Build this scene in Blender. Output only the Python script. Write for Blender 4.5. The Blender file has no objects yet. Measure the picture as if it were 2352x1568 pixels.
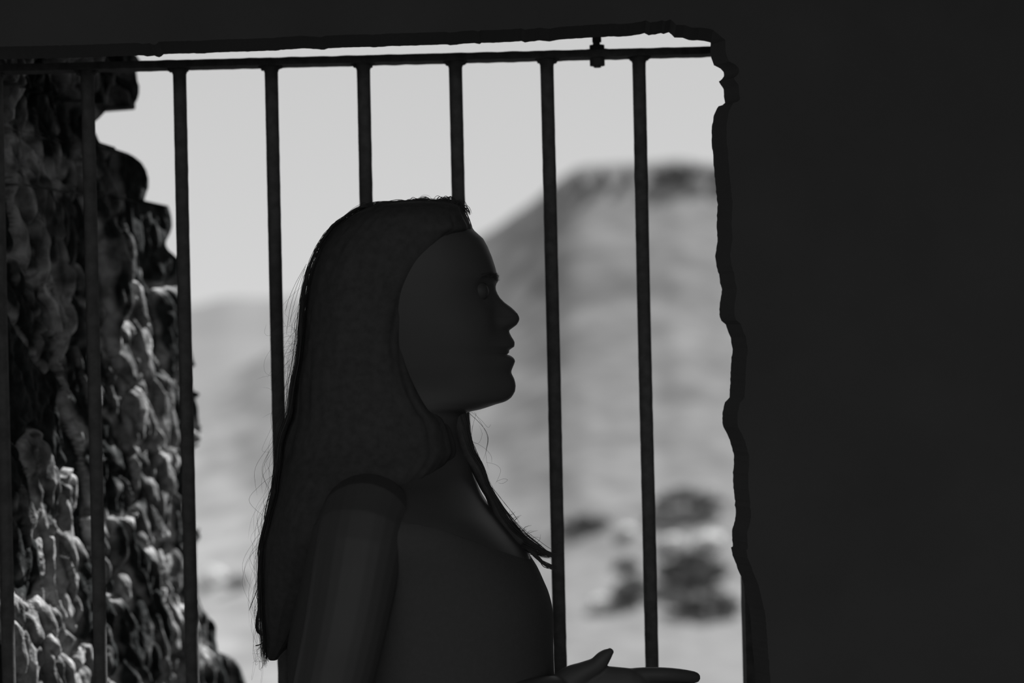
import bpy, bmesh, math, random
from mathutils import Vector, Matrix, noise
random.seed(7)
SC = bpy.context.scene
COL = SC.collection

# ------------------------------------------------------------------ camera
LENS, FOC = 70.0, 2.2
K = 36.0 / LENS / 2352.0           # metres per pixel per metre of depth
CAMZ = 1.5
ROLL = 0.0222
CR, SR = math.cos(ROLL), math.sin(ROLL)
cam = bpy.data.cameras.new('camera')
cam.lens = LENS; cam.sensor_width = 36.0; cam.sensor_fit = 'HORIZONTAL'
cam.clip_start = 0.05; cam.clip_end = 3000
cam.dof.use_dof = True; cam.dof.focus_distance = FOC; cam.dof.aperture_fstop = 3.1
camo = bpy.data.objects.new('camera', cam); COL.objects.link(camo)
camo.matrix_world = Matrix(((CR, SR, 0, 0), (0, 0, -1, 0), (-SR, CR, 0, CAMZ), (0, 0, 0, 1)))
SC.camera = camo

# ------------------------------------------------------------------ light and exposure
SC.view_settings.view_transform = 'Standard'
SC.view_settings.look = 'None'
SC.view_settings.exposure = 0.0
SC.view_settings.gamma = 1.0
SC.view_settings.use_curve_mapping = False
SC.cycles.use_denoising = True
SC.cycles.max_bounces = 8
SC.cycles.diffuse_bounces = 5

world = bpy.data.worlds.new('overcast_sky'); SC.world = world
world.use_nodes = True
wn = world.node_tree; wn.nodes.clear()
wo = wn.nodes.new('ShaderNodeOutputWorld'); wb = wn.nodes.new('ShaderNodeBackground')
tc = wn.nodes.new('ShaderNodeTexCoord'); sx = wn.nodes.new('ShaderNodeSeparateXYZ')
rp = wn.nodes.new('ShaderNodeValToRGB')
wn.links.new(tc.outputs['Generated'], sx.inputs[0]); wn.links.new(sx.outputs['Z'], rp.inputs[0])
wn.links.new(rp.outputs[0], wb.inputs[0]); wn.links.new(wb.outputs[0], wo.inputs[0])
e = rp.color_ramp.elements
e[0].position = 0.0; e[0].color = (0.665, 0.665, 0.665, 1)
e[1].position = 0.14; e[1].color = (0.600, 0.600, 0.600, 1)
n = e.new(0.05); n.color = (0.640, 0.640, 0.640, 1)
n = e.new(0.7); n.color = (0.5, 0.5, 0.5, 1)
wb.inputs['Strength'].default_value = 1.0

sun = bpy.data.lights.new('sun', 'SUN'); sun.energy = 9.0; sun.angle = 0.01
suno = bpy.data.objects.new('sun', sun); COL.objects.link(suno)
SUND = Vector((0.46, 0.54, 0.705)).normalized()
suno.rotation_euler = SUND.to_track_quat('Z', 'Y').to_euler()

# ------------------------------------------------------------------ helpers
def P(px, py, d):
    u = (px - 1176) * K * d; v = (784 - py) * K * d
    return Vector((CR * u + SR * v, d, CAMZ - SR * u + CR * v))

def interp(tab, v):
    if v <= tab[0][0]: return tab[0][1]
    for (a, b), (c, d_) in zip(tab, tab[1:]):
        if v <= c:
            t = (v - a) / (c - a) if c > a else 0
            return b + (d_ - b) * t
    return tab[-1][1]

def smooth_interp(tab, v):           # Catmull-Rom (monotone-limited enough for these tables)
    n_ = len(tab)
    if v <= tab[0][0]: return tab[0][1]
    if v >= tab[-1][0]: return tab[-1][1]
    for i in range(n_ - 1):
        if v <= tab[i + 1][0]:
            x0, y0 = tab[i]; x1, y1 = tab[i + 1]
            m0 = (y1 - tab[i - 1][1]) / (x1 - tab[i - 1][0]) if i > 0 else (y1 - y0) / (x1 - x0)
            m1 = (tab[i + 2][1] - y0) / (tab[i + 2][0] - x0) if i < n_ - 2 else (y1 - y0) / (x1 - x0)
            h = x1 - x0; t = (v - x0) / h
            return ((2*t**3-3*t*t+1)*y0 + (t**3-2*t*t+t)*h*m0 + (-2*t**3+3*t*t)*y1 + (t**3-t*t)*h*m1)

def mat(name, g, rough=0.8, spec=0.3, var=0.0, scale=20.0, bump=0.0, bscale=60.0, dist=0.004, stretch=(1, 1, 1), detail=6.0):
    m = bpy.data.materials.new(name); m.use_nodes = True
    nt = m.node_tree; b = nt.nodes['Principled BSDF']
    b.inputs['Roughness'].default_value = rough
    b.inputs['Specular IOR Level'].default_value = spec
    tcn = nt.nodes.new('ShaderNodeTexCoord'); mp = nt.nodes.new('ShaderNodeMapping')
    mp.inputs['Scale'].default_value = stretch
    nt.links.new(tcn.outputs['Object'], mp.inputs['Vector'])
    nz = nt.nodes.new('ShaderNodeTexNoise'); nz.inputs['Scale'].default_value = scale; nz.inputs['Detail'].default_value = detail
    nt.links.new(mp.outputs[0], nz.inputs['Vector'])
    cr = nt.nodes.new('ShaderNodeValToRGB')
    lo, hi = max(0, g * (1 - var)), g * (1 + var)
    cr.color_ramp.elements[0].position = 0.32; cr.color_ramp.elements[0].color = (lo, lo, lo, 1)
    cr.color_ramp.elements[1].position = 0.68; cr.color_ramp.elements[1].color = (hi, hi, hi, 1)
    nt.links.new(nz.outputs[0], cr.inputs[0]); nt.links.new(cr.outputs[0], b.inputs['Base Color'])
    if bump:
        nb = nt.nodes.new('ShaderNodeTexNoise'); nb.inputs['Scale'].default_value = bscale; nb.inputs['Detail'].default_value = 8
        nt.links.new(tcn.outputs['Object'], nb.inputs['Vector'])
        bn = nt.nodes.new('ShaderNodeBump'); bn.inputs['Strength'].default_value = bump; bn.inputs['Distance'].default_value = dist
        nt.links.new(nb.outputs[0], bn.inputs['Height']); nt.links.new(bn.outputs[0], b.inputs['Normal'])
    return m

M = dict(
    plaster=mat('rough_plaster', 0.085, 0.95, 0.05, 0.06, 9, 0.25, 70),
    stone=mat('rubble_stone', 0.145, 0.9, 0.1, 0.5, 26, 0.7, 80, 0.008),
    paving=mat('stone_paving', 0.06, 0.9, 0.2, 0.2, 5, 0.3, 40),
    iron=mat('rusty_iron', 0.096, 0.95, 0.03, 0.2, 80, 0.4, 400, 0.001),
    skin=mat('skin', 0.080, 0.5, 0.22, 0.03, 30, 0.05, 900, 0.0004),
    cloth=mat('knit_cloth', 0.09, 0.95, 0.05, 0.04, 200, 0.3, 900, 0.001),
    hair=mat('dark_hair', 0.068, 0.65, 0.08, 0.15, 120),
    shoe=mat('leather', 0.12, 0.5, 0.4, 0.05, 60),
    eye=mat('eye', 0.07, 0.5, 0.2),
    leaf=mat('scrub_leaves', 0.10, 0.8, 0.2, 0.4, 4),
    wood=mat('bark', 0.10, 0.9, 0.1, 0.2, 10),
    pale=mat('pale_rock', 0.58, 0.9, 0.2, 0.12, 3, 0.3, 6, 0.02),
    dark=mat('dark_rock', 0.15, 0.9, 0.2, 0.2, 2, 0.3, 6, 0.02),
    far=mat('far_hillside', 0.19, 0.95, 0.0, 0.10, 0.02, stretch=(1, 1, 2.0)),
)

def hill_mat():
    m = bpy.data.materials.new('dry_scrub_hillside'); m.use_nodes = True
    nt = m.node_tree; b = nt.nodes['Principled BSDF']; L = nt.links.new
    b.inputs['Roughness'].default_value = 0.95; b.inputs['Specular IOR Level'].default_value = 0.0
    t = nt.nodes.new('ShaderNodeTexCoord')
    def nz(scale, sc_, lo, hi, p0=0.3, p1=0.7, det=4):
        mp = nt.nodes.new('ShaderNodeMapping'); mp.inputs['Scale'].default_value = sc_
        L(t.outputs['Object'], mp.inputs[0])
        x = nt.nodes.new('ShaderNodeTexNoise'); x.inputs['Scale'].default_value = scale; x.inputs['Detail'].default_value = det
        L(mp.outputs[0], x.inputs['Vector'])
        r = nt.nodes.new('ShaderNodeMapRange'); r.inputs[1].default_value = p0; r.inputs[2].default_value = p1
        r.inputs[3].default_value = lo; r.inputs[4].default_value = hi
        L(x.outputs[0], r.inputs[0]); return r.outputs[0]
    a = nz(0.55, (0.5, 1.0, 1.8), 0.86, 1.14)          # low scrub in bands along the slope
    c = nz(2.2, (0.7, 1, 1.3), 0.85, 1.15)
    # base tone goes from paler on the left to darker on the right
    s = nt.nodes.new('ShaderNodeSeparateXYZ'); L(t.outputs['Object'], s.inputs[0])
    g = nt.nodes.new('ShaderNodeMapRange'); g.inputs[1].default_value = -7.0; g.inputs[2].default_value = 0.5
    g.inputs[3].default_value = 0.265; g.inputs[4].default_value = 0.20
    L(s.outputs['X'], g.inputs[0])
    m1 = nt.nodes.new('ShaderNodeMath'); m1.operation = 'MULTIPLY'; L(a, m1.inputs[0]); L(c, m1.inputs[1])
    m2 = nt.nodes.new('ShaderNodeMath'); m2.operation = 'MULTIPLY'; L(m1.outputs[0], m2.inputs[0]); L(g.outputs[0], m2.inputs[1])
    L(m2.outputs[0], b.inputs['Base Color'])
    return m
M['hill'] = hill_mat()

def rubble_mat():
    m = mat('rubble_and_lime_mortar', 0.2, 0.9, 0.1, 0, 60, 0.7, 110, 0.006)
    nt = m.node_tree; b = nt.nodes['Principled BSDF']; L = nt.links.new
    at = nt.nodes.new('ShaderNodeAttribute'); at.attribute_name = 'mortar'
    cr = nt.nodes.new('ShaderNodeValToRGB'); e_ = cr.color_ramp.elements
    e_[0].position = 0.18; e_[0].color = (0.022, 0.024, 0.024, 1); e_[1].position = 0.95; e_[1].color = (0.36, 0.36, 0.36, 1)
    L(at.outputs['Fac'], cr.inputs[0])
    t = nt.nodes.new('ShaderNodeTexCoord'); nz = nt.nodes.new('ShaderNodeTexNoise'); nz.inputs['Scale'].default_value = 55; nz.inputs['Detail'].default_value = 6
    L(t.outputs['Object'], nz.inputs['Vector'])
    mr = nt.nodes.new('ShaderNodeMapRange'); mr.inputs[1].default_value = 0.35; mr.inputs[2].default_value = 0.65; mr.inputs[3].default_value = 0.55; mr.inputs[4].default_value = 1.35
    L(nz.outputs[0], mr.inputs[0])
    mx = nt.nodes.new('ShaderNodeMix'); mx.data_type = 'RGBA'; mx.blend_type = 'MULTIPLY'; mx.inputs[0].default_value = 1
    L(cr.outputs[0], mx.inputs[6]); L(mr.outputs[0], mx.inputs[7]); L(mx.outputs[2], b.inputs['Base Color'])
    return m
M['rubble'] = rubble_mat()

def tag(o, label=None, cat=None, group=None, kind=None):
    if label: o['label'] = label
    if cat: o['category'] = cat
    if group: o['group'] = group
    if kind: o['kind'] = kind
    return o

def link(name, verts, faces, material, parent=None, smooth=True):
    me = bpy.data.meshes.new(name)
    off = parent_loc(parent)
    me.from_pydata([tuple(Vector(v) - off) for v in verts], [], faces)
    me.materials.append(material)
    bm = bmesh.new(); bm.from_mesh(me); bmesh.ops.recalc_face_normals(bm, faces=bm.faces); bm.to_mesh(me); bm.free()
    if smooth: me.polygons.foreach_set('use_smooth', [True] * len(me.polygons))
    o = bpy.data.objects.new(name, me); COL.objects.link(o)
    if parent: o.parent = parent
    return o

def parent_loc(p):
    v = Vector((0, 0, 0))
    while p: v += Vector(p.location); p = p.parent
    return v

def empty(name, loc):
    o = bpy.data.objects.new(name, None); o.location = loc; o.empty_display_size = 0.1
    COL.objects.link(o); return o

class MB:
    def __init__(s): s.v = []; s.f = []
    def box(s, lo, hi):
        n_ = len(s.v); (a, b, c), (d, e_, f) = lo, hi
        s.v += [(a,b,c),(d,b,c),(d,e_,c),(a,e_,c),(a,b,f),(d,b,f),(d,e_,f),(a,e_,f)]
        s.f += [tuple(n_+i for i in q) for q in ((0,3,2,1),(4,5,6,7),(0,1,5,4),(1,2,6,5),(2,3,7,6),(3,0,4,7))]
    def tube(s, pts, rad, seg=12, flat=1.0, up=None, cap=True, caps=4):
        """closed tube through pts; round ends; flat squashes it along the up side"""
        pts = [Vector(p) for p in pts]
        rad = list(rad) if hasattr(rad, '__len__') else [rad] * len(pts)
        if cap:
            t0 = (pts[0] - pts[1]).normalized(); t1 = (pts[-1] - pts[-2]).normalized()
            pre = []; post = []
            for k in range(caps):
                a = (k + 1) / caps * math.pi / 2 * 0.93
                pre.insert(0, (pts[0] + t0 * rad[0] * math.sin(a), rad[0] * math.cos(a)))
                post.append((pts[-1] + t1 * rad[-1] * math.sin(a), rad[-1] * math.cos(a)))
            rad = [r for _, r in pre] + rad + [r for _, r in post]
            pts = [p for p, _ in pre] + pts + [p for p, _ in post]
        n0 = len(s.v); N = len(pts); u = None
        for i, p in enumerate(pts):
            t = (pts[min(i + 1, N - 1)] - pts[max(i - 1, 0)]).normalized()
            if u is None:
                u = Vector(up) if up else (Vector((0, 0, 1)) if abs(t.z) < 0.9 else Vector((0, 1, 0)))
            u = (u - t * u.dot(t)).normalized(); w = t.cross(u)
            for k in range(seg):
                a = 2 * math.pi * k / seg
                s.v.append(tuple(p + (u * math.cos(a) * flat + w * math.sin(a)) * rad[i]))
        for i in range(N - 1):
            for k in range(seg):
                a = n0 + i * seg + k; b = n0 + i * seg + (k + 1) % seg
                s.f.append((a, b, b + seg, a + seg))
        s.f.append(tuple(n0 + k for k in range(seg))[::-1])
        s.f.append(tuple(n0 + (N - 1) * seg + k for k in range(seg)))
    def strand(s, pts, r):
        pts = [Vector(p) for p in pts]; n0 = len(s.v); N = len(pts)
        for i, p in enumerate(pts):
            t = (pts[min(i+1, N-1)] - pts[max(i-1, 0)]).normalized()
            u = t.cross(Vector((0, 1, 0)))
            u = u.normalized() if u.length > 1e-4 else Vector((1, 0, 0))
            w = t.cross(u); rr = r * (1 if i < N - 3 else (N - i) / 4)
            for k in range(3):
                a = 2 * math.pi * k / 3
                s.v.append(tuple(p + (u * math.cos(a) + w * math.sin(a)) * rr))
        for i in range(N - 1):
            for k in range(3):
                a = n0 + i*3 + k; b = n0 + i*3 + (k+1) % 3
                s.f.append((a, b, b+3, a+3))
    def build(s, name, m, parent=None, smooth=True): return link(name, s.v, s.f, m, parent, smooth)

def spline(pts, n_):
    pts = [Vector(p) for p in pts]; out = []
    for k in range(n_ + 1):
        t = k / n_ * (len(pts) - 1); i = min(int(t), len(pts) - 2); f = t - i
        p0 = pts[max(i-1, 0)]; p1 = pts[i]; p2 = pts[i+1]; p3 = pts[min(i+2, len(pts)-1)]
        out.append(0.5 * ((2*p1) + (p2-p0)*f + (2*p0-5*p1+4*p2-p3)*f*f + (3*p1-p0-3*p2+p3)*f**3))
    return out

def evaluated(o):
    dg = bpy.context.evaluated_depsgraph_get(); dg.update()
    return bpy.data.meshes.new_from_object(o.evaluated_get(dg))

def unify(mb, voxel, smooth_it=3):
    """several closed tubes -> one continuous skin (a mesh datablock in world space)"""
    o = mb.build('tmp', M['skin'])
    r = o.modifiers.new('r', 'REMESH'); r.mode = 'VOXEL'; r.voxel_size = voxel
    if smooth_it:
        q = o.modifiers.new('s', 'SMOOTH'); q.iterations = smooth_it; q.factor = 0.5
    me = evaluated(o); old = o.data
    bpy.data.objects.remove(o); bpy.data.meshes.remove(old)
    return me

# ------------------------------------------------------------------ the dark room and its openings
WD = 2.30                                            # depth of the opening's silhouette edge
right_edge = [(97,1632),(127,1632),(139,1636),(150,1640),(158,1656),(165,1662),(175,1663),(181,1659),(187,1651),(196,1656),(205,1662),(222,1663),(236,1665),(241,1660),(244,1650),
    (254,1644),(265,1640),(290,1635),(330,1634),(352,1638),(380,1639),(420,1643),(470,1648),(520,1646),(550,1648),(590,1643),(612,1646),(630,1652),(650,1654),(665,1659),(680,1656),
    (710,1652),(728,1653),(737,1657),(745,1667),(752,1669),(775,1678),(805,1683),(820,1680),(860,1678),(900,1676),(912,1676),(917,1672),(923,1665),(945,1660),(965,1659),(980,1661),
    (992,1668),(1010,1676),(1030,1682),(1050,1686),(1080,1684),(1110,1684),(1150,1688),(1185,1690),(1205,1685),(1220,1681),(1240,1682),(1254,1683),(1257,1679),(1275,1683),(1290,1689),(1310,1696),(1333,1706),
    (1400,1722),(1568,1735),(2400,1760)]
lintel_edge = [(-160,139),(0,136),(200,132),(330,127),(338,130),(355,127.5),(360,130),(366,131.5),(371,129),(376,124.5),(420,123),(446,122.5),(452,123.5),(500,120.5),(575,118),(640,116),(645,115),(700,111),(732,113.5),(745,114),(754,111),
    (800,109),(850,108),(857,109),(900,106),(960,104.5),(1028,102),(1034,104),(1042,103),(1060,101),(1090,99),(1102,101.5),(1106,98.5),(1140,98),(1190,95),(1198,94),(1206,98),(1216,95.5),(1240,93),(1262,95),(1285,91),(1330,88),(1356,86),
    (1384,85),(1410,83.5),(1425,85),(1450,82),(1470,79),(1480,76),(1490,81),(1505,79),(1518,76),(1524,78),(1536,74),(1542,79),(1549,86.5),(1560,86),(1568,87),(1582,92),(1590,93),(1602,92.5),(1618,95),(1632,97)]
path = []
def rough(px, py, amp=1.2):
    a = noise.noise(Vector((px * 0.11, py * 0.11, 0))) * amp + noise.noise(Vector((px * 0.31, py * 0.31, 5))) * amp * 0.6
    return a
bot = 784 + 1.56 / (K * WD)
for (ya, xa), (yb, xb) in reversed(list(zip(right_edge, right_edge[1:]))):
    nseg = max(1, int(math.hypot(yb - ya, xb - xa) / 5)) if yb < 1570 else 6
    for k in range(nseg):
        t = 1 - k / nseg; py = ya + (yb - ya) * t; px = xa + (xb - xa) * t
        path.append(('r', px + rough(px, py), py))
for (xa, ya), (xb, yb) in reversed(list(zip(lintel_edge, lintel_edge[1:]))):
    nseg = max(1, int((xb - xa) / 6))
    for k in range(nseg):
        t = 1 - k / nseg; px = xa + (xb - xa) * t; py = ya + (yb - ya) * t
        path.append(('t', px, py + rough(px, py, 0.9)))
path.append(('l', -160, 139))
HW, HT = 2.4, 3.0
ring = []
for i, (sd, px, py) in enumerate(path):
    p = P(px, py, WD)
    if sd == 'r': near = Vector((p.x + 0.014, 2.282, p.z)); far = Vector((HW, 0, p.z))
    elif sd == 't': near = Vector((p.x, 2.282, p.z + 0.010)); far = Vector((p.x, 0, HT))
    else: near = Vector((p.x - 0.014, 2.282, p.z)); far = Vector((-HW, 0, p.z))
    ring.append((p, near, far))
p0, n0_, f0 = ring[0]                                 # down to the floor on both sides
ring.insert(0, (Vector((p0.x, WD, 0)), Vector((n0_.x, 2.282, 0)), Vector((HW, 0, 0))))
pl, nl, fl = ring[-1]
ring.append((Vector((pl.x, WD, 0)), Vector((nl.x, 2.282, 0)), Vector((-HW, 0, 0))))
# corner at top right / top left
k_t = next(i for i, q in enumerate(path) if q[0] == 't') + 1
v, f = [], []
for p, nr, fr in ring:
    v += [tuple(p), (nr.x, 2.27, nr.z), (fr.x, 2.25, fr.z), (fr.x, 2.34, fr.z)]
R = len(ring)
for i in range(R - 1):
    for a, b in ((0, 1), (1, 2), (2, 3), (3, 0)):
        f.append((4*i+a, 4*i+b, 4*(i+1)+b, 4*(i+1)+a))
iR = k_t - 1                                           # last 'r', next is 't'
nv = len(v); v += [(HW, 2.25, HT), (HW, 2.34, HT)]
f += [(4*iR+2, nv, 4*(iR+1)+2), (4*iR+3, nv+1, 4*(iR+1)+3), (4*iR+2, nv, nv+1, 4*iR+3), (4*(iR+1)+2, nv, nv+1, 4*(iR+1)+3)]
iL = R - 3
nv = len(v); v += [(-HW, 2.25, HT), (-HW, 2.34, HT)]
f += [(4*iL+2, nv, 4*(iL+1)+2), (4*iL+3, nv+1, 4*(iL+1)+3), (4*iL+2, nv, nv+1, 4*iL+3), (4*(iL+1)+2, nv, nv+1, 4*(iL+1)+3)]
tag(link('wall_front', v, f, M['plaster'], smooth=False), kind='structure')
BK = -0.6
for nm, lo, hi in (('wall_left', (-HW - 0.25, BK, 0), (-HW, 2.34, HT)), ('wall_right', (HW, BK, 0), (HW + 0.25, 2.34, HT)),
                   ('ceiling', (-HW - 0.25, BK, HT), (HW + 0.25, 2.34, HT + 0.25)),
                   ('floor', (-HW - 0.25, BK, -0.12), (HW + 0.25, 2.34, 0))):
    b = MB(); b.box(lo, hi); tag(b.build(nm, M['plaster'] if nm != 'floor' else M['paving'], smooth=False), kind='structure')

# unseen slab added outside the gate, above the opening, to shade the reveal
b = MB(); b.box((-1.6, 2.34, 2.17), (1.7, 3.19, 2.6)); tag(b.build('shade_slab', M['stone'], smooth=False), kind='structure')

b = MB(); b.box((0.50, 2.34, 0.0), (1.7, 3.12, 2.17)); tag(b.build('skylight_blocker', M['stone'], smooth=False), kind='structure')  # unseen block added to keep skylight from the right off the reveal

# rough stone reveal on the left, beyond the gate
X0, D0 = -0.672, 2.36
X1, D1 = (440 - 1176) * K * 2.98, 2.98
MJ = (X1 - X0) / (D1 - D0)
def jamb_depth(px): return (X0 - MJ * D0) / ((px - 1176) * K - MJ)
jedge = [(-200,322),(120,322),(128,330),(136,334),(146,341),(158,332),(185,331),(196,335),(215,335),(228,331),(236,326),(240,318),(242,296),(244,290),(247,264),(254,257),(270,242),(285,226),(292,226),(300,230),(318,237),(330,241),(333,262),(334,274),(345,279),(352,285),(352,305),(357,318),(372,336),(390,347),(410,352),
    (430,351),(450,344),(462,340),(465,355),(466,400),(500,405),(520,404),(540,397),(553,388),(565,388),(576,395),(586,408),(600,425),(700,430),(728,434),(735,441),(745,440),(800,440),(828,446),(838,450),(846,442),(880,440),(898,446),(903,460),(908,458),(916,449),(935,455),(962,457),(985,461),(1010,459),(1024,452),(1030,440),
    (1100,438),(1205,440),(1214,452),(1235,451),(1250,440),(1370,442),(1400,452),(1412,465),(1428,478),(1440,483),(1470,482),(1490,484),(1496,500),(1505,514),(1520,528),(1540,537),(1568,546),(1700,590),(2400,640),(4600,700)]
def stone_h(s_, z):
    """relief of the rubble and how pale the surface is there (lime mortar between dark stones)"""
    q = Vector(((s_ + 0.30 * z) * 12.0, z * 5.6, 1.7))
    q += Vector((noise.noise(q * 1.3), noise.noise(q * 1.3 + Vector((9, 3, 1))), 0)) * 0.7
    d_, pts_ = noise.voronoi(q)
    cell = noise.cell(pts_[0] * 13.1); c2 = noise.cell(pts_[0] * 7.7 + Vector((3, 1, 4)))
    edge = min(1.0, (d_[1] - d_[0]) / 0.24)
    q2 = Vector(((s_ + 0.30 * z) * 34.0, z * 15.0, 6.2))
    q2 += Vector((noise.noise(q2), noise.noise(q2 + Vector((4, 3, 1))), 0)) * 0.6
    e2, p2 = noise.voronoi(q2)
    small = min(1.0, (e2[1] - e2[0]) / 0.3); cs = noise.cell(p2[0] * 9.3)
    big = 1.0 if c2 > 0.15 else 0.35                       # some stones have fallen out, leaving rubble core
    n1 = noise.noise(Vector((s_ * 30, z * 18, 3))); n2 = noise.noise(Vector((s_ * 80, z * 50, 8)))
    h = ((edge ** 0.5 - 0.8) * 0.024 + cell * 0.022) * big + (small ** 0.6 - 0.8) * 0.012 * (1.3 - big) + cs * 0.004
    h += n1 * 0.006 + n2 * 0.004
    pale = max(0.0, 1 - edge * 1.7) * 0.9 + max(0, cell) * 0.45 + (1 - big) * (0.25 + 0.5 * max(0, cs)) + max(0, n2) * 0.5 + n1 * 0.35 - 0.08
    return h, max(0.0, min(1.0, pale))
NZ, NS = 560, 200
zs = [2.22 - (2.22 - 0.78) * i / (NZ - 40) for i in range(NZ - 40)] + [0.78 - 0.86 * (i + 1) / 40 for i in range(40)]
v, f, pale = [], [], []
slope = Vector((MJ, 1, 0)).normalized(); nrm = Vector((slope.y, -slope.x, 0))
for z in zs:
    pe, de = 400, 2.9                                  # edge pixel at this height (fixed-point; depth varies with it)
    for _ in range(4):
        py = 784 - (z - CAMZ + SR * (pe - 1176) * K * de) / (K * de)
        pe = interp(jedge, py) ; de = jamb_depth(pe)
    e_ = P(pe, py, de); e_.z = z
    L_ = (e_.y - D0) / slope.y
    for j in range(NS + 14):
        if j <= NS:
            t = j / NS; s_ = L_ * t
            h, pl_ = stone_h(s_, z); h *= min(1, (1 - t) * L_ / 0.03 + 0.12)
            p = Vector((X0, D0, z)) + slope * s_ + nrm * h
        else:
            t = (j - NS) / 13
            p = e_ + Vector((-0.75 * t, 0.10 * math.sin(t * 1.57) + 0.08 * t, 0)) + Vector((0, 0.012 * noise.noise(Vector((t * 9, z * 12, 2))), 0))
        pale.append(pl_); v.append(tuple(p))
W = NS + 14
for i in range(len(zs) - 1):
    for j in range(W - 1):
        f.append((i*W+j, i*W+j+1, (i+1)*W+j+1, (i+1)*W+j))
wall_outer = tag(link('wall_outer', v, f, M['rubble'], smooth=True), kind='structure')
at_ = wall_outer.data.attributes.new('mortar', 'FLOAT', 'POINT'); at_.data.foreach_set('value', pale)

# ------------------------------------------------------------------ land outside
ridge = [(-1500,1080),(-400,1010),(100,950),(300,915),(440,876),(480,866),(530,852),(575,832),(620,808),(700,772),(800,722),(900,664),(1000,604),(1085,553),(1112,537),(1150,515),(1182,491),(1215,470),(1245,445),(1280,416),(1305,396),(1325,386),(1345,379),
         (1400,376),(1440,373),(1500,371),(1540,366),(1565,364),(1590,370),(1640,376),(1750,380),(2000,420),(2600,520),(3600,700)]
BASE, DA, DB = 1750, 40.0, 78.0
def hill_at(px, t):
    r = smooth_interp(ridge, px); p = P(px, BASE + (r - BASE) * t, DA + (DB - DA) * t)
    a = min(1, 3 * t) * min(1, (1 - t) * 6)
    p.z += a * (0.40 * noise.noise(Vector((p.x * 0.16, p.y * 0.16, 0))) + 0.16 * noise.fractal(Vector((p.x * 0.6, p.y * 0.6, 4)), 0.8, 2.0, 4))
    return p
def hill_pt(px, py):
    """the point of the hillside that the line of sight through (px, py) meets"""
    best = None
    for i in range(241):
        p = hill_at(px, i / 240); v_ = (p.z - CAMZ + SR * (px - 1176) * K * p.y) / CR
        e_ = abs(784 - v_ / (K * p.y) - py)
        if best is None or e_ < best[0] - 1e-6: best = (e_, p)
    return best[1]
v, f = [], []
cols = [-1500 + 22 * i for i in range(230)]; rows = 110
for px in cols:
    r = smooth_interp(ridge, px)
    for k in range(rows + 8):
        if k <= rows:
            p = hill_at(px, k / rows)
        else:
            q = (k - rows) / 7; p = P(px, r, DB); p.y += 30 * q; p.z -= 14 * q * q
        v.append(tuple(p))
H = rows + 8
for i in range(len(cols) - 1):
    for k in range(H - 1): f.append((i*H+k, (i+1)*H+k, (i+1)*H+k+1, i*H+k+1))
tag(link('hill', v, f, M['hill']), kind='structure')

fr = [(-2500,800),(-600,770),(200,722),(400,706),(445,701),(475,696),(505,686),(530,682),(580,684),(640,684),(700,678),(900,650),(1200,640),(2000,700),(3500,760)]
v, f = [], []
fc = [-2500 + 40 * i for i in range(151)]
for px in fc:
    r = smooth_interp(fr, px)
    for k in range(40):
        t = k / 39; p = P(px, 1020 + (r - 1020) * t, 170 + 150 * t)
        p.z += 2.2 * noise.noise(Vector((p.x * 0.03, p.y * 0.03, 2))) * t * (1 - t) * 3
        v.append(tuple(p))
for i in range(len(fc) - 1):
    for k in range(39): f.append((i*40+k, (i+1)*40+k, (i+1)*40+k+1, i*40+k+1))
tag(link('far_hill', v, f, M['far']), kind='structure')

b = MB(); b.box((-4, 2.34, -1.6), (4, 6.0, 0.0)); tag(b.build('terrace', M['paving'], smooth=False), kind='structure')
v, f = [], []
gd = [(6.0,-1.6),(8,-2.0),(14,-2.9),(24,-4.6),(34,-6.3),(41,-7.3)]
for d_, z in gd:
    for i in range(41):
        x = (i - 20) / 20 * (12 + d_ * 0.8); v.append((x, d_, z + 0.15 * noise.noise(Vector((x * 0.4, d_ * 0.4, 0)))))
for a in range(len(gd) - 1):
    for i in range(40): f.append((a*41+i, a*41+i+1, (a+1)*41+i+1, (a+1)*41+i))
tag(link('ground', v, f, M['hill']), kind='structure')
b = MB(); b.box((-30, -40, -0.3), (30, BK, -0.02)); tag(b.build('ground', M['paving'], smooth=False), kind='structure')

# scrub and boulders on the hillside
def lump(mb, c, r, sub=2, seed=0, amp=0.25, sq=(1, 1, 1)):
    bm = bmesh.new(); bmesh.ops.create_icosphere(bm, subdivisions=sub, radius=1)
    n0 = len(mb.v)
    for q in bm.verts:
        k = 1 + amp * noise.fractal(q.co * 1.7 + Vector((seed, seed * 2.3, 0)), 0.8, 2.0, 3)
        mb.v.append(tuple(Vector(c) + Vector((q.co.x * sq[0], q.co.y * sq[1], q.co.z * sq[2])) * r * k))
    bm.verts.index_update()
    mb.f += [tuple(n0 + x.index for x in fc_.verts) for fc_ in bm.faces]; bm.free()

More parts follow.
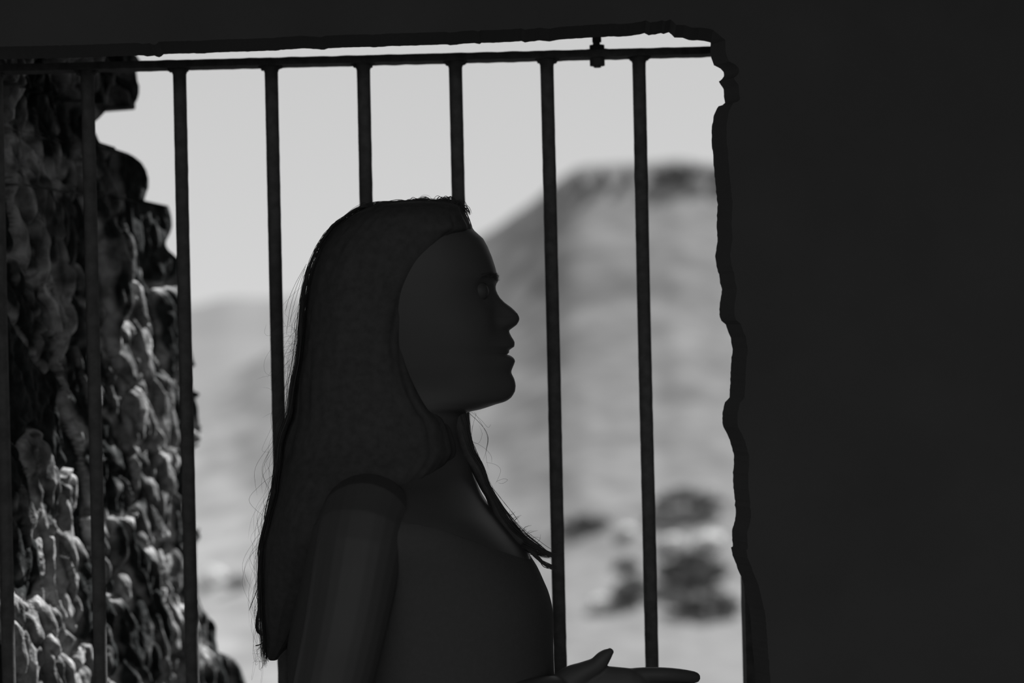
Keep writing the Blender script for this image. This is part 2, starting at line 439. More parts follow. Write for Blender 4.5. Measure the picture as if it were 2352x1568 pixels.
def shrub(px, py, wpx, hpx, label, n_=9):
    p = hill_pt(px, py + hpx * 0.5); s_ = K * p.y; w, h = wpx * s_, hpx * s_
    root = empty('shrub', p); tag(root, label, 'shrub', 'scrub on the hillside')
    rnd = random.Random(px * 7 + py); mb = MB()
    for i in range(n_ * 2):
        a = (i + rnd.random()) / n_ - 1
        lump(mb, p + Vector((a * w * 0.46, rnd.uniform(-.3, .3) * h, h * (0.32 + rnd.uniform(-.14, .42) * (1 - abs(a))))), h * rnd.uniform(.16, .38) * (1.1 - 0.4 * abs(a)), 2, i + px, 0.6, (1.35, 1.1, 0.8))
    # leafy sprays breaking the outline
    for i in range(220):
        a = rnd.uniform(-1, 1); th = rnd.uniform(0, 6.28)
        c = p + Vector((a * w * 0.47, rnd.uniform(-.45, .45) * h, h * (0.25 + rnd.random() * 0.7 * (1 - 0.6 * a * a))))
        l = h * 0.09; n0 = len(mb.v)
        u = Vector((math.cos(th), math.sin(th), rnd.uniform(-.5, .8))) * l; q = u.cross(Vector((0.2, 0.3, 1))).normalized() * l * 0.4
        mb.v += [tuple(c - u), tuple(c + q), tuple(c + u), tuple(c - q)]; mb.f.append((n0, n0+1, n0+2, n0+3))
    mb.build('foliage', M['leaf'], root)
    st = MB()
    for i in range(3):
        a = (i - 1) * 0.25
        st.tube([p + Vector((a * w * 0.3, 0, -0.15)), p + Vector((a * w, 0.03, h * 0.5))], [0.05, 0.025], 7)
    st.build('stem', M['wood'], root)
    return root
shrub(1582, 1142, 150, 62, 'dark spreading shrub high on slope between last bar and right wall')
shrub(1345, 1196, 120, 40, 'low dark shrub midway between the last two thin bars', 7)
shrub(1592, 1296, 150, 90, 'large dark shrub below the pale boulder near right wall')
shrub(1618, 1372, 165, 66, 'wide dark shrub lowest on slope at right wall edge')
shrub(1440, 1288, 56, 36, 'small dark shrub just left of the last thin bar', 5)
shrub(1452, 1346, 62, 70, 'round dark shrub right of the pale round boulder between bars', 7)
shrub(545, 1332, 66, 34, 'small dark shrub beside round pale boulder on left slope', 5)
shrub(1568, 390, 130, 44, 'dark scrub clump on the hill crest beside right wall', 9)
shrub(1676, 394, 60, 34, 'small dark scrub at hill crest touching right wall edge', 5)

def boulder(px, py, wpx, hpx, label, m='pale', grp='pale boulders on the hillside', name='boulder'):
    p = hill_pt(px, py + hpx * 0.4); s_ = K * p.y; mb = MB()
    lump(mb, p + Vector((0, 0, hpx * s_ * 0.38)), hpx * s_ * 0.55, 3, px * 0.37, 0.28, (wpx / hpx, 1.5, 0.85) if m == 'pale' else (wpx / hpx, 1.0, 1.0))
    o = mb.build(name, M[m], None, smooth=False); tag(o, label, 'rock', grp); return o
boulder(490, 1325, 40, 40, 'round pale boulder on left slope between bar and hair')
boulder(1630, 1238, 62, 36, 'broad pale boulder on slope near the right wall')
boulder(1542, 1246, 46, 36, 'pale boulder just right of the last thin bar')
boulder(1378, 1386, 36, 36, 'round pale boulder between last two bars above the hand')
boulder(1440, 1215, 34, 22, 'small pale boulder left of the last bar above a shrub')
for px, py, w, h, l in ((1332, 420, 26, 42, 'leftmost dark rock face on the hill crest'), (1385, 412, 28, 40, 'middle dark rock face on hill crest between last two bars'), (1446, 402, 22, 34, 'dark rock face on hill crest touching last bar')):
    boulder(px, py, w, h, l, 'dark', 'dark rock faces on the crest', 'crag')

# ------------------------------------------------------------------ iron gate
GD = 2.42
gx0 = P(1176, 784, GD)
gate = empty('iron_gate', Vector((P(620, 784, GD).x, GD, 0)))
tag(gate, 'dark iron bar gate with thin round bars behind the woman', 'gate')
zr = P(980, 135.5, GD).z
def rail_z(x): return zr + (x - P(980, 135.5, GD).x) * 0.0030
xl, xr = P(-130, 784, GD).x, P(1760, 784, GD).x
b = MB(); N_ = 160; rv = []
for i in range(N_ + 1):
    x = xl + (xr - xl) * i / N_; z = rail_z(x)
    t1 = 0.0044 + 0.0007 * noise.noise(Vector((x * 60, 0, 0))); t0 = 0.0044 + 0.0008 * noise.noise(Vector((x * 70, 5, 0)))
    b.v += [(x, GD - 0.016, z - t0), (x, GD + 0.016, z - t0), (x, GD + 0.016, z + t1), (x, GD - 0.016, z + t1)]
    if i:
        for k in range(4): b.f.append((4*(i-1)+k, 4*(i-1)+(k+1) % 4, 4*i+(k+1) % 4, 4*i+k))
b.f += [(0, 1, 2, 3), (4*N_+3, 4*N_+2, 4*N_+1, 4*N_)]
b.build('top_rail', M['iron'], gate, smooth=False)
b = MB(); b.box((xl, GD - 0.016, 0.10), (xr, GD + 0.016, 0.112)); b.build('bottom_rail', M['iron'], gate, smooth=False)
bar_px = [3.5, 214.5, 425.5, 636.5, 848, 1060, 1270.5, 1481]
for bi, px in enumerate(bar_px):
    x = P(px, 784, GD).x; zt = rail_z(x); mb = MB(); seg = 16; n_ = 150; r0 = 0.00815
    for i in range(n_ + 1):
        z = 0.11 + (zt - 0.11) * i / n_
        fl = max(0, 1 - (zt - z) / 0.014); r = r0 * (1 + 0.55 * fl * fl)
        ox = 0.0006 * noise.noise(Vector((bi * 9, z * 3, 0)))
        for k in range(seg):
            a = 2 * math.pi * k / seg
            rr = r + 0.00035 * noise.noise(Vector((math.cos(a) * 2 + bi * 5, math.sin(a) * 2, z * 90)))
            mb.v.append((x + ox + rr * math.cos(a), GD + rr * math.sin(a), z))
        if i:
            for k in range(seg): mb.f.append(((i-1)*seg+k, (i-1)*seg+(k+1) % seg, i*seg+(k+1) % seg, i*seg+k))
    mb.f += [tuple(range(seg))[::-1], tuple(n_*seg + k for k in range(seg))]
    bar = mb.build('bar', M['iron'], gate)
    # lumps of weld left where the bar meets the rail
    wd = MB(); rnd = random.Random(bi)
    for s_ in (-1, 1):
        for q in range(2):
            lump(wd, (x + s_ * (r0 + 0.0012 + 0.0024 * q), GD - 0.004, zt - 0.0050 - 0.0022 * (1 - q) + rnd.uniform(-.0006, .0006)), rnd.uniform(0.0019, 0.0027), 2, bi + q, 0.3, (1.2, 1.5, 1))
    wd.build('weld', M['iron'], bar)
sx_ = P(1693.5, 784, GD).x
b = MB(); b.box((sx_, GD - 0.02, 0.02), (sx_ + 0.04, GD + 0.02, zr + 0.03)); b.build('stile', M['iron'], gate, smooth=False)
# pivot: pin, collar and cap near the right end of the rail
hp = P(1371.5, 127, GD)
b = MB(); kk = K * GD
def cyl(mb, x, z0, z1, r, seg=20, rough_=0.0):
    n0 = len(mb.v)
    for z in (z0, z1):
        for k in range(seg): a = 2*math.pi*k/seg; mb.v.append((x + r*math.cos(a), GD + r*math.sin(a), z))
    for k in range(seg): mb.f.append((n0+k, n0+(k+1) % seg, n0+seg+(k+1) % seg, n0+seg+k))
    mb.f += [tuple(n0+k for k in range(seg))[::-1], tuple(n0+seg+k for k in range(seg))]
def zpy(px, py): return P(px, py, GD).z
cyl(b, hp.x, zpy(1371, 151), zpy(1371, 104), 17.2 * kk)
col = b.build('pivot_collar', M['iron'], gate, smooth=False)
b = MB(); cyl(b, hp.x - 0.0006, zpy(1371, 110), 2.02, 8.2 * kk)
cyl(b, hp.x, zpy(1371, 97), zpy(1371, 80), 10.5 * kk); cyl(b, hp.x, zpy(1371, 155), zpy(1371, 148), 8.5 * kk)
b.box((hp.x - 0.008, 2.335, 2.0), (hp.x + 0.008, GD + 0.008, 2.02))
b.build('pivot_pin', M['iron'], col, smooth=False)
b = MB()
for s_ in (-1, 1):
    for q in range(9):
        lump(b, (hp.x + s_ * (17 + q * 6) * kk, GD - 0.006, rail_z(hp.x) + (6.5 - q * 0.55) * kk), 0.0034 - q * 0.0001, 2, q, 0.25, (1.3, 1.5, 0.9))
b.build('weld', M['iron'], col)

# ------------------------------------------------------------------ the woman
FX = P(890, 784, FOC).x
woman = empty('person', Vector((FX - 0.02, FOC, 0)))
tag(woman, 'woman in dark profile facing right, long loose hair, one open hand held out', 'person')
front = [(464,960),(466,985),(470,1010),(478,1042),(490,1060),(510,1076),(530,1090),(548,1110),(566,1120),(590,1130),(615,1138),(632,1142.5),(640,1144.5),(646,1144),(652,1140.5),(658,1139),(666,1140),(675,1143.6),(684,1149),(694.5,1159),(705.5,1174),(712,1181),(720,1188.5),(727,1192),(733,1193),(739,1191),
    (745.5,1187),(751,1180),(756,1173),(758.5,1170),(761,1169.6),(765,1171),(773,1175),(780,1179.5),(785,1182),(791,1182),(796,1181),(800,1175),(804,1169.8),(808,1169.4),(811,1169),(812.5,1165.5),(814.5,1165),(816,1171.5),(818.5,1176),(822,1180),(826,1182.3),(830,1183),(836,1181),(843,1178),(850,1175.2),(854,1174.5),(858,1175.5),
    (869,1181),(878,1183.5),(886,1184.5),(898,1183),(906,1179),(913,1174),(919,1166),(923,1158),(928,1140),(934.5,1121),(940.6,1101),(945,1078),(950,1068),(955,1062),(975,1056),(1000,1055),(1030,1063),(1056,1077),(1085,1086),(1110,1096),(1135,1107),(1163,1125),(1200,1155),(1230,1180),(1259,1204),(1281,1219),(1305,1234),(1340,1250),(1364,1260),(1403,1268.5),(1440,1270),(1475,1269.5),(1510,1270),(1540,1271),(1568,1273),
    (1620,1262),(1700,1205),(1800,1165),(1950,1150),(2150,1140),(2343,1080)]
fbase = [(464,955),(470,1005),(478,1038),(490,1058),(510,1075),(530,1089),(560,1112),(600,1128),(640,1134),(680,1136),(720,1140),(757,1147),(790,1150),(815,1148),(857,1153),(886,1157),(905,1150),(919,1138),(928,1122),(936,1104),(945,1074),(955,1060),(975,1056)] + front[front.index((1000,1055)):]
backx = [(464,905),(470,880),(480,850),(500,812),(540,770),(600,738),(660,726),(720,730),(780,752),(840,780),(900,798),(950,802),(1000,790),(1050,768),(1100,735),(1150,705),(1200,690),(1300,676),(1400,668),(1500,664),(1568,668),(1750,700),(1950,640),(2150,620),(2343,700)]
wid = [(464,22),(467,48),(470,62),(478,92),(500,124),(540,144),(600,152),(660,151),(720,146),(780,136),(840,122),(890,108),(930,106),(960,108),(1000,112),(1050,128),(1090,190),(1120,258),(1150,310),(1180,345),(1220,355),(1300,335),(1400,320),(1568,300),(1750,262),(1950,340),(2150,362),(2343,290)]
sig = [(464,60),(600,100),(640,80),(660,26),(700,20),(730,30),(757,30),(770,38),(815,52),(857,48),(890,50),(930,60),(960,70)]
k2 = K * FOC
def body_ring(py, seg=128, off=0.0):
    fb, fr_, bx, w = interp(fbase, py) if py > 1000 else smooth_interp(fbase, py), interp(front, py), smooth_interp(backx, py), smooth_interp(wid, py)
    if py > 1000: fb = smooth_interp(fbase, py); fr_ = fb
    sg = interp(sig, py); xc = bx + 0.5 * (fb - bx); out = []
    for k in range(seg):
        a = 2 * math.pi * k / seg; c, s_ = math.cos(a), math.sin(a)
        x = xc + ((fb - xc) if c > 0 else (xc - bx)) * math.copysign(abs(c) ** 0.92, c)
        y = w * math.copysign(abs(s_) ** 0.92, s_)
        if c > 0 and py < 1000:
            x += (fr_ - fb) * math.exp(-(y / sg) ** 2)
            for es in (-1, 1):                          # sockets, lids, cheekbones, nostril wings
                x -= 17 * math.exp(-((y - es * 62) / 30) ** 2 - ((py - 668) / 22) ** 2)
                x += 9 * math.exp(-((y - es * 64) / 22) ** 2 - ((py - 672) / 11) ** 2)
                x += 6 * math.exp(-((y - es * 85) / 30) ** 2 - ((py - 735) / 35) ** 2)
                x += 9 * math.exp(-((y - es * 30) / 11) ** 2 - ((py - 742) / 12) ** 2)
        if off:
            nx, ny = c / max(fb - xc, 1), s_ / max(w, 1); l = math.hypot(nx, ny)
            x += off * nx / l; y += off * ny / l
        q = P(x, py, FOC); q.y = FOC - y * k2            # near side of the body first
        out.append(q)
    return out
pys = [464 + 2.0 * i for i in range(249)] + [962 + 6 * i for i in range(102)] + [1574 + 22 * i for i in range(35)]
v, f = [], []
SEG = 128
for py in pys: v += [tuple(q) for q in body_ring(py, SEG)]
for i in range(len(pys) - 1):
    for k in range(SEG): f.append((i*SEG+k, i*SEG+(k+1) % SEG, (i+1)*SEG+(k+1) % SEG, (i+1)*SEG+k))
f += [tuple(range(SEG)), tuple((len(pys)-1)*SEG + k for k in range(SEG))[::-1]]
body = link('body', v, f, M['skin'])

# near arm: hangs back, elbow bent, forearm forward, hand open with the thumb on top
A = MB()
HD = 2.13
sh = P(835, 1215, 2.06); el = P(728, 1735, 2.02); wr = P(1268, 1608, 2.115)
A.tube(spline([P(850, 1205, 2.12), sh, P(792, 1450, 2.03), el], 14), [0.05 + 0*i for i in range(3)] + [0.049 - 0.0011*i for i in range(12)], 24)
A.tube(spline([el, P(900, 1690, 2.03), P(1100, 1640, 2.08), wr], 14), [0.036, 0.040, 0.0415, 0.0415, 0.041, 0.040, 0.0385, 0.0365, 0.0345, 0.0325, 0.0305, 0.029, 0.0275, 0.0268, 0.0262], 24, 1.0)
kh = K * HD
def hp_(px, py, dy=0.0): q = P(px, py, HD); q.y += dy; return q
# palm: broad side upright, thin across
A.tube([wr, hp_(1310, 1612), hp_(1350, 1612), hp_(1400, 1608), hp_(1425, 1606)], [0.026, 0.030, 0.036, 0.038, 0.036], 24, 0.45, up=(0, 1, 0))
A.tube([hp_(1300, 1590, .004), hp_(1345, 1570, .004), hp_(1385, 1566, .002)], [0.017, 0.020, 0.014], 18)
# index on top, then three below it, each a little shorter or lower and curled towards the palm (away from the lens)
A.tube(spline([hp_(1385, 1558), hp_(1425, 1554.5), hp_(1480, 1550.5, .002), hp_(1530, 1551.5, .006), hp_(1570, 1556.5, .014), hp_(1601, 1564, .024)], 20), [0.0100, 0.0098, 0.0096, 0.0093, 0.0090, 0.0087, 0.0085, 0.0085, 0.0084, 0.0083, 0.0082, 0.0081, 0.0080, 0.0078, 0.0076, 0.0074, 0.0072, 0.0070, 0.0068, 0.0066, 0.0060], 18)
def finger(pts, r0, r1, n_=18): A.tube(spline(pts, n_), [r0 + (r1 - r0) * i / n_ for i in range(n_ + 1)], 18)
finger([hp_(1395, 1591), hp_(1450, 1588, .002), hp_(1520, 1586, .010), hp_(1575, 1590, .026), hp_(1602, 1597, .042)], 0.0100, 0.0066)
finger([hp_(1395, 1632), hp_(1450, 1632, .004), hp_(1510, 1630, .016), hp_(1558, 1634, .036), hp_(1580, 1640, .052)], 0.0096, 0.0063)
finger([hp_(1390, 1666), hp_(1430, 1668, .006), hp_(1475, 1668, .018), hp_(1510, 1671, .036), hp_(1524, 1674, .050)], 0.0085, 0.0055)
# thumb rises from the side of the palm near the wrist
A.tube(spline([hp_(1285, 1585, -.004), hp_(1318, 1555, -.006), hp_(1345, 1538, -.008), hp_(1370, 1524, -.009), hp_(1386, 1506, -.009), hp_(1400, 1493.5, -.009)], 20),
       [0.0172, 0.0172, 0.0168, 0.0162, 0.0152, 0.0140, 0.0128, 0.0118, 0.0110, 0.0104, 0.0099, 0.0094, 0.0091, 0.0089, 0.0087, 0.0083, 0.0078, 0.0070, 0.0062, 0.0053, 0.0042], 18)
arm_r = unify(A, 0.0016, 2)
# far arm: relaxed at her side, hidden behind the torso
A = MB()
def fp(px, py, d): return P(px, py, d)
s2, e2, w2 = fp(890, 1215, 2.36), fp(880, 1720, 2.36), fp(900, 2120, 2.33)
A.tube(spline([fp(890, 1205, 2.28), s2, fp(880, 1450, 2.365), e2], 12), [0.048 - 0.0009*i for i in range(13)], 20)
A.tube(spline([e2, fp(885, 1880, 2.36), w2], 12), [0.036, .039, .040, .040, .039, .037, .035, .033, .031, .029, .028, .027, .026], 20)
A.tube([w2, fp(905, 2160, 2.33), fp(912, 2250, 2.33)], [0.026, 0.032, 0.036], 20, 0.42, up=(0, 1, 0))
for i, (dx, ln) in enumerate(((58, 150), (22, 172), (-14, 160), (-46, 126))):
    A.tube(spline([fp(905 + dx * 0.7, 2245, 2.33), fp(912 + dx, 2245 + ln * 0.5, 2.325), fp(912 + dx * 0.95, 2245 + ln, 2.305)], 10), [0.0092 - 0.0003*j for j in range(11)], 14)
A.tube(spline([fp(925, 2150, 2.325), fp(965, 2210, 2.31), fp(985, 2275, 2.30), fp(985, 2320, 2.295)], 10), [0.015 - 0.0008*j for j in range(11)], 14)
arm_l = unify(A, 0.0025, 2)
# legs and feet
A = MB()
hx = P(890, 2343, FOC).x
for s_ in (-1, 1):
    y = FOC + s_ * 0.085
    A.tube(spline([(hx, y, 0.90), (hx + .01, y, 0.72), (hx + .015, y, 0.46), (hx - .01, y, 0.28), (hx - .02, y, 0.09)], 20), [0.088, .088, .086, .084, .08, .076, .071, .066, .061, .056, .053, .053, .054, .054, .052, .048, .044, .040, .037, .035, .034], 24)
    A.tube([(hx - .055, y, .032), (hx + .02, y, .042), (hx + .10, y + s_*.008, .032), (hx + .15, y + s_*.012, .022)], [.028, .036, .034, .020], 20, 0.8)
legs = unify(A, 0.004, 2)
parts = []
for me in (arm_r, arm_l, legs):
    o = bpy.data.objects.new('tmp', me); COL.objects.link(o); parts.append(o)
    bo = body.modifiers.new('u', 'BOOLEAN'); bo.operation = 'UNION'; bo.solver = 'EXACT'; bo.object = o
me = evaluated(body); old = body.data; body.modifiers.clear(); body.data = me; bpy.data.meshes.remove(old)
for o in parts:
    d_ = o.data; bpy.data.objects.remove(o); bpy.data.meshes.remove(d_)
me.materials.clear(); me.materials.append(M['skin'])
me.polygons.foreach_set('material_index', [0] * len(me.polygons))
me.polygons.foreach_set('use_smooth', [True] * len(me.polygons))
me.transform(Matrix.Translation(-woman.location)); body.parent = woman

# eyes, brows
for s_ in (-1, 1):
    mb = MB(); c = P(1099, 671, FOC); c.y = FOC + s_ * 62 * k2
    lump(mb, c, 0.0118, 3, 0, 0.0); mb.build('eye', M['eye'], woman)
    mb = MB(); rnd = random.Random(3 + s_)
    for i in range(120):
        t = rnd.random(); yy = s_ * (22 + 78 * t)
        p = P(1143 - 34 * t * t + rnd.uniform(-3, 2), 641 + rnd.uniform(-7, 6) - 6 * math.sin(t * 3), FOC); p.y = FOC + yy * k2
        q = p + Vector((rnd.uniform(.0006, .002), s_ * .004, rnd.uniform(.0005, .0025)))
        mb.strand([p - Vector((.002, 0, 0)), p + Vector((.0006, s_ * .002, .001)), q], 0.00022)
    mb.build('eyebrow', M['hair'], woman)

# dress (sleeveless, long)
dpy = [1150 + 8 * i for i in range(55)] + [1600 + 40 * i for i in range(45)]
v, f = [], []
DS = 96
for i, py in enumerate(dpy):
    for k in range(DS):
        a = 2 * math.pi * k / DS; c = math.cos(a)
        y_top = 1165 + 115 * max(0, c) ** 2 + 30 * max(0, -c) ** 2
        yy = max(py, y_top) if py < 1400 else py
        if yy <= 2150: q = body_ring_pt = None
        v.append((k, yy))
cache = {}
def ring_at(py):
    key = round(py, 1)
    if key not in cache:
        if key <= 2150: cache[key] = body_ring(key, DS, 1.5)
        else:
            t = (key - 2150) / 1300; out = []
            for k in range(DS):
                a = 2 * math.pi * k / DS; fold = 1 + 0.05 * t * math.sin(a * 11)
                q = P(880 + (265 + 60 * t) * math.cos(a) * fold, key, FOC); q.y = FOC - (364 + 30 * t) * k2 * math.sin(a) * fold
                out.append(q)
            cache[key] = out
    return cache[key]
v = [tuple(ring_at(yy)[k]) for k, yy in v]
for i in range(len(dpy) - 1):
    for k in range(DS):
        q = (i*DS+k, i*DS+(k+1) % DS, (i+1)*DS+(k+1) % DS, (i+1)*DS+k)
        f.append(q)
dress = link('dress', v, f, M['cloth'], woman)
sm = dress.modifiers.new('thickness', 'SOLIDIFY'); sm.thickness = 0.002; sm.offset = -1

# hair: the mass, then the strands that make its edge
hback = [(462,930),(464,905),(468,872),(478,838),(490,812),(500,796),(525,764),(560,738),(600,718),(640,706),(700,697),(760,692),(830,684),(870,676),(900,672),(955,664),(977,655),(1010,645),(1060,640),(1100,634),(1130,631),(1160,624),(1198,616),(1241,606),(1305,602),(1369,602),(1411,603),(1458,607),(1496,608),(1512,612)]
hfront = [(462,985),(464,1010),(468,1040),(476,1058),(490,1066),(505,1074),(530,1084),(548,1060),(600,1020),(660,985),(720,965),(800,955),(880,975),(940,1010),(960,1030),(1000,1046),(1040,1050),(1100,1000),(1150,950),(1250,860),(1350,760),(1450,690),(1512,640)]
hwid = [(462,20),(464,45),(468,75),(478,105),(500,138),(540,158),(600,167),(700,168),(800,164),(880,158),(950,160),(1020,180),(1100,230),(1200,240),(1300,190),(1400,130),(1512,40)]
hy = [462 + 4 * i for i in range(263)]
v, f = [], []
HS = 112
for py in hy:
    inset = 7 if py > 480 else 3
    bx, fx, w = smooth_interp(hback, py) + inset, smooth_interp(hfront, py), smooth_interp(hwid, py)
    xc = (bx + fx) / 2
    for k in range(HS):
        a = 2 * math.pi * k / HS; c, s_ = math.cos(a), math.sin(a)
        e1 = 0.62 if c > 0 else 0.9
        x = xc + (fx - xc) * math.copysign(abs(c) ** e1, c); y = w * math.copysign(abs(s_) ** (0.75 if c > 0 else 0.95), s_)
        g_ = noise.noise(Vector((math.cos(a) * 9, math.sin(a) * 9, py * 0.004))) + 0.6 * noise.noise(Vector((math.cos(a) * 24, math.sin(a) * 24, py * 0.006)))
        wav = 1 + 0.025 * g_
        q = P(xc + (x - xc) * wav, py, FOC); q.y = FOC - y * k2 * wav
        v.append(tuple(q))
for i in range(len(hy) - 1):
    for k in range(HS): f.append((i*HS+k, i*HS+(k+1) % HS, (i+1)*HS+(k+1) % HS, (i+1)*HS+k))
f += [tuple(range(HS)), tuple((len(hy)-1)*HS + k for k in range(HS))[::-1]]
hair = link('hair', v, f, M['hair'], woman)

rnd = random.Random(11)
def pt(px, py, dy=0): q = P(px, py, FOC); q.y += dy; return q
S = MB()
# long strands down the back edge
for i in range(330):
    y0 = rnd.uniform(470, 1250); y1 = min(1518, y0 + rnd.uniform(180, 620)); off = rnd.gauss(2, 3.2); dy = rnd.uniform(-.05, .05)
    ph = rnd.uniform(0, 6); am = rnd.uniform(0, 3)
    pts = [pt(smooth_interp(hback, y0 + (y1 - y0) * t / 20) + off + am * math.sin(ph + t * 0.35) + 0.05 * abs(dy) / k2, y0 + (y1 - y0) * t / 20, dy) for t in range(21)]
    S.strand(pts, rnd.uniform(0.0002, 0.0005))
# shingled strands over the crown
def outl(t):                                         # crown outline in pixels, back to front
    tab = [(0,720,600),(.12,738,560),(.25,770,520),(.38,812,488),(.46,832,478),(.56,868,470),(.64,900,467),(.72,940,465),(.80,975,463),(.88,1010,464),(.94,1045,472),(1,1072,492)]
    for (a, xa, ya), (b_, xb, yb) in zip(tab, tab[1:]):
        if t <= b_:
            q = (t - a) / (b_ - a); return xa + (xb - xa) * q, ya + (yb - ya) * q
    return tab[-1][1:]
for i in range(210):
    t0 = rnd.uniform(0, .8); t1 = min(1, t0 + rnd.uniform(.12, .4)); up_ = rnd.gauss(1.0, 2.5); dy = rnd.uniform(-.03, .03); ph = rnd.uniform(0, 6)
    pts = []
    for k in range(15):
        t = t0 + (t1 - t0) * k / 14; x, y = outl(t); l = math.hypot(x - 930, y - 700)
        u = up_ * math.sin(math.pi * k / 14) + 1.5 * math.sin(ph + k * .5) - 1
        pts.append(pt(x + (x - 930) / l * u, y + (y - 700) / l * u, dy))
    S.strand(pts, rnd.uniform(0.0002, 0.00045))
# tufts and loops standing up from the crown
def curl(pts, r=0.0003, dy=0.0, n_=18): S.strand(spline([pt(x, y, dy) for x, y in pts], n_), r)
for cx, base, n_, hgt, wdt in ((858,474,26,9,22),(890,471,16,8,14),(932,467,16,7,14),(964,463,40,8,18),(1024,466,60,12,17),(1050,474,40,14,14),(1066,486,34,12,9)):
    for i in range(n_):
        x = cx + rnd.uniform(-wdt, wdt); w = rnd.uniform(5, 16); h = rnd.uniform(.4, 1.15) * hgt
        curl([(x - w, base + 5), (x - w * .5, base - h * .7), (x, base - h), (x + w * .6, base - h * .5), (x + w, base + 7)], rnd.uniform(.0002, .0004), rnd.uniform(-.02, .02))
curl([(960,462),(964,455),(972,451.5),(981,453),(988,460),(993,468)], .00032)
curl([(957,460),(965,452),(974,448),(985,450),(994,460),(998,470)], .00016)
curl([(1006,470),(1009,459),(1012,474)], .0004); curl([(1022,466),(1018,457),(1019,453.5),(1024,455),(1033,463),(1046,480)], .0005)
for x0 in range(1026, 1050, 4): curl([(x0,462),(x0+9,472),(x0+19,487)], .0004, rnd.uniform(-.01, .01))
# wisps at the hairline
curl([(1064,478),(1074,495),(1081,514),(1086,531)], .0007); curl([(1060,474),(1072,492),(1078,508)], .0006)
for i in range(34):
    x = rnd.uniform(1052, 1070); y = 474 + (x - 1052) * 1.2
    curl([(x, y), (x + rnd.uniform(4, 10), y + 12), (x + rnd.uniform(7, 14), y + rnd.uniform(24, 36)), (x + rnd.uniform(8, 15), y + rnd.uniform(36, 50))], rnd.uniform(.00015, .0004), rnd.uniform(-.015, .015))
# loose strands beside the back of the head
for xs in ([(702,612),(684,650),(668,700),(661,742),(657,770)],[(700,618),(686,662),(672,712),(664,748)],[(704,606),(680,648),(662,690),(655,720)],[(700,630),(690,680),(683,730),(680,790)],[(708,605),(694,650),(686,705),(683,760)]):
    curl(xs, .00022)
for xs in ([(706,620),(692,672),(687,730),(685,800),(680,850)],[(702,640),(690,700),(684,770),(684,830)]): curl(xs, .0007)
for i in range(230):                                  # fine fly-aways
    y0 = rnd.choice((rnd.uniform(650, 960), rnd.uniform(960, 1480), rnd.uniform(1080, 1420)))
    ln = rnd.uniform(60, 190); am = abs(rnd.gauss(0, 24)) * (0.45 if y0 > 1250 else 0.8) + 4; x0 = smooth_interp(hback, y0)
    y1 = min(1515, y0 + ln); x1 = smooth_interp(hback, y1)
    end = rnd.uniform(-.1, .9)
    curl([(x0 + 4, y0), (x0 - am * .7 + rnd.uniform(-4, 4), y0 + ln * .3), (x0 * .5 + x1 * .5 - am + rnd.uniform(-6, 6), y0 + ln * .62), (x1 - am * end, y1)], rnd.uniform(.00007, .00016), rnd.uniform(-.02, .02), 16)
for i in range(80):                                   # frizz in front of the second bar
    y = rnd.uniform(730, 960); x = smooth_interp(hback, y) - abs(rnd.gauss(0, 16)); a = rnd.uniform(0, 6.28)
    pts = []
    for k in range(5): pts.append((x, y)); a += rnd.uniform(-1.2, 1.2); x += 14 * math.cos(a); y += 14 * math.sin(a) + 4
    curl(pts, .00008, 0, 14)
for xs in ([(652,770),(624,800),(610,822),(606,842),(612,858),(630,865)],[(650,775),(636,800),(628,830),(632,860)],[(655,748),(620,770),(608,764),(612,744)],[(640,940),(622,985),(606,1020),(603,1036),(625,1038)]): curl(xs, .00009)
# darker locks along the lower back edge
for xs, r in (([(631,1100),(618,1135),(609,1175),(607,1200)], .0007),([(633,1120),(618,1160),(612,1200),(609,1240)], .0009),([(607,1232),(596,1250),(593,1275),(598,1300),(602,1320)], .0007),
              ([(598,1330),(588,1360),(578,1385),(572,1402)], .0005),([(597,1380),(592,1405),(588,1430),(590,1448),(598,1456),(606,1460)], .0014),([(598,1385),(594,1410),(591,1432),(594,1448),(604,1458)], .001),([(604,1474),(596,1480),(586,1482)], .0008)): curl(xs, r)
for i in range(60):                                   # ragged end of the long back lock
    x = rnd.uniform(606, 622); curl([(x, 1440), (x + rnd.uniform(-2, 2), 1480), (x + rnd.uniform(-3, 3), rnd.uniform(1496, 1519))], rnd.uniform(.0003, .0007), rnd.uniform(-.012, .012), 8)
for i in range(12):
    y = rnd.uniform(1462, 1500); curl([(608, y), (598, y + 10), (rnd.uniform(578, 594), y + rnd.uniform(8, 26))], .0001)
S.build('loose_strands', M['hair'], hair)

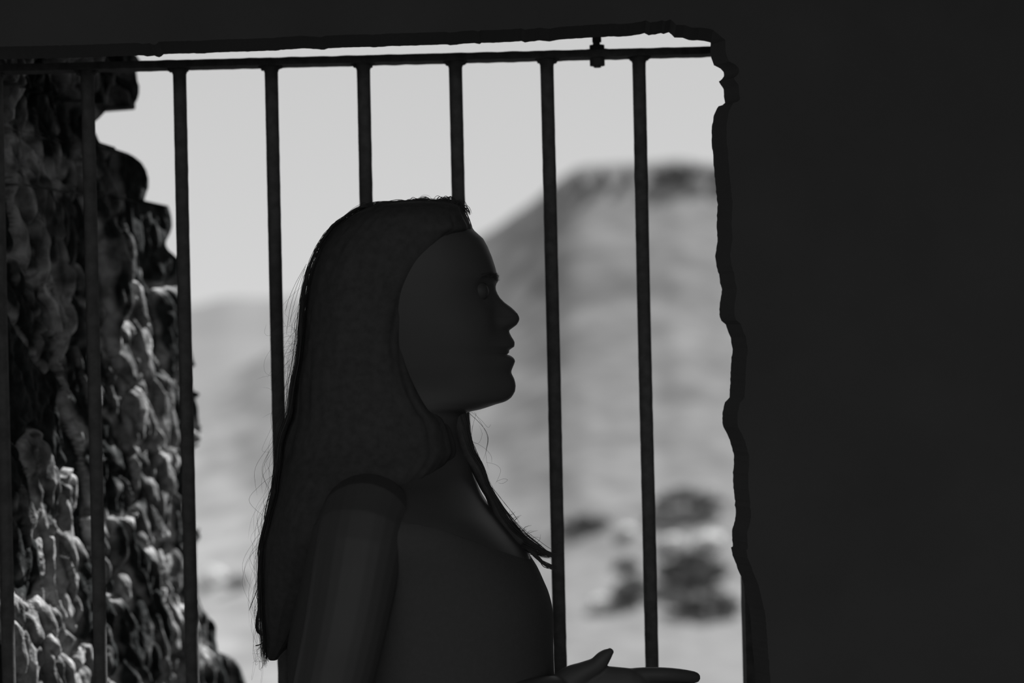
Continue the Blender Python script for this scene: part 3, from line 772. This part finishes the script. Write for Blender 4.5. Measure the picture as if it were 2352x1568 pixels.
# lock of hair falling over her chest
F = MB()
lock = [(946,1052,22),(975,1058,24),(1000,1064,20),(1040,1076,18),(1073,1097,15.5),(1111,1113,12),(1134,1126,11),(1155,1136,14),(1182,1148,20),(1217,1170,26),(1240,1196,24),(1256,1226,17),(1268,1252,9),(1274,1272,4)]
lc = spline([Vector((x, y, r)) for y, x, r in lock], 44)
core = [pt(q.x, q.y, -.012) for q in lc[:34]]
F.tube(core, [max(q.z, 3) * k2 * (0.80 if i < 20 else 0.7) for i, q in enumerate(lc[:34])], 16, 0.8)
for i in range(280):
    a = rnd.uniform(0, 6.28); ro = math.sqrt(rnd.random()); st = rnd.randint(0, 24); en = rnd.randint(30, 44)
    jx = rnd.gauss(0, 1.5); pts = []
    for k in range(st, en + 1):
        q = lc[k]; spread = q.z * 0.98
        t = lc[min(k+1, 44)] - lc[max(k-1, 0)]; l = math.hypot(t.x, t.y); nx, ny = t.y / l, -t.x / l
        o_ = ro * math.cos(a + k * 0.03) * spread + jx * (k - st) / 20
        pts.append(pt(q.x + nx * o_, q.y + ny * o_, -.012 + ro * math.sin(a) * q.z * k2 * .8))
    F.strand(pts, rnd.uniform(.0002, .0005))
def fcurl(pts, r, dy=-.012, n_=16): F.strand(spline([pt(x, y, dy) for x, y in pts], n_), r)
for i in range(26):                                   # forked tips over the bar
    fcurl([(1178 + rnd.uniform(-8, 8), 1232), (1204 + rnd.uniform(-5, 5), 1252), (1232, 1276 + rnd.uniform(-7, 5)), (1252 + rnd.uniform(-4, 4), 1294 + rnd.uniform(-6, 5)), (1270 + rnd.uniform(-3, 16), 1305 + rnd.uniform(-7, 3))], rnd.uniform(.0003, .0007))
    fcurl([(1185 + rnd.uniform(-8, 8), 1225), (1215, 1246 + rnd.uniform(-8, 6)), (1240, 1261 + rnd.uniform(-8, 6)), (1262, 1270 + rnd.uniform(-6, 6)), (rnd.uniform(1272, 1296), 1272 + rnd.uniform(-5, 4))], rnd.uniform(.0003, .0006))
for i in range(46):                                   # short broken ends along its upper side
    t = rnd.uniform(0, 1); x = 1145 + 85 * t; y = 1172 + 78 * t
    an = rnd.gauss(-0.55, 0.55); ll = rnd.choice((10, 16, 22, 30)) * rnd.uniform(.6, 1.3); bw = rnd.uniform(-7, 7)
    ex, ey = x + ll * math.cos(an), y + ll * math.sin(an)
    fcurl([(x - 9, y - 3), (x, y), ((x + ex) / 2 - bw * math.sin(an), (y + ey) / 2 + bw * math.cos(an)), (ex, ey)], rnd.uniform(.00008, .0003), -.012 + rnd.uniform(-.008, .008), 10)
for xs in ([(1078,948),(1100,968),(1116,988),(1122,1008),(1117,1034),(1108,1060)],[(1082,944),(1104,962),(1121,980),(1128,972)],[(1090,946),(1108,975),(1120,1005),(1116,1040),(1122,1075)],[(1084,1012),(1098,1018),(1116,1030),(1128,1045),(1130,1062)],[(1086,975),(1083,1000),(1090,1030)],
           [(1126,1113),(1142,1130),(1160,1155),(1180,1178),(1194,1200)],[(1092,1036),(1112,1072),(1126,1105),(1140,1136)],[(1118,1060),(1140,1066),(1150,1080),(1138,1110)],[(1140,1104),(1155,1098),(1166,1100),(1155,1108),(1142,1106)],[(1094,948),(1085,985),(1086,1012),(1100,1016),(1108,995),(1100,975)]): fcurl(xs, .00014)
for xs in ([(1078,948),(1100,968),(1117,990),(1121,1010),(1116,1035)],[(1128,1115),(1150,1142),(1176,1174),(1192,1196)]): fcurl(xs, .00028)
for i in range(24):
    x = rnd.uniform(1080, 1112); y = 1000 + (x - 1080) * 2.2
    fcurl([(x, y), (x + rnd.uniform(4, 12), y + 30), (x + rnd.uniform(14, 32), y + rnd.uniform(60, 100))], rnd.uniform(.00008, .00016))
F.build('front_lock', M['hair'], hair)
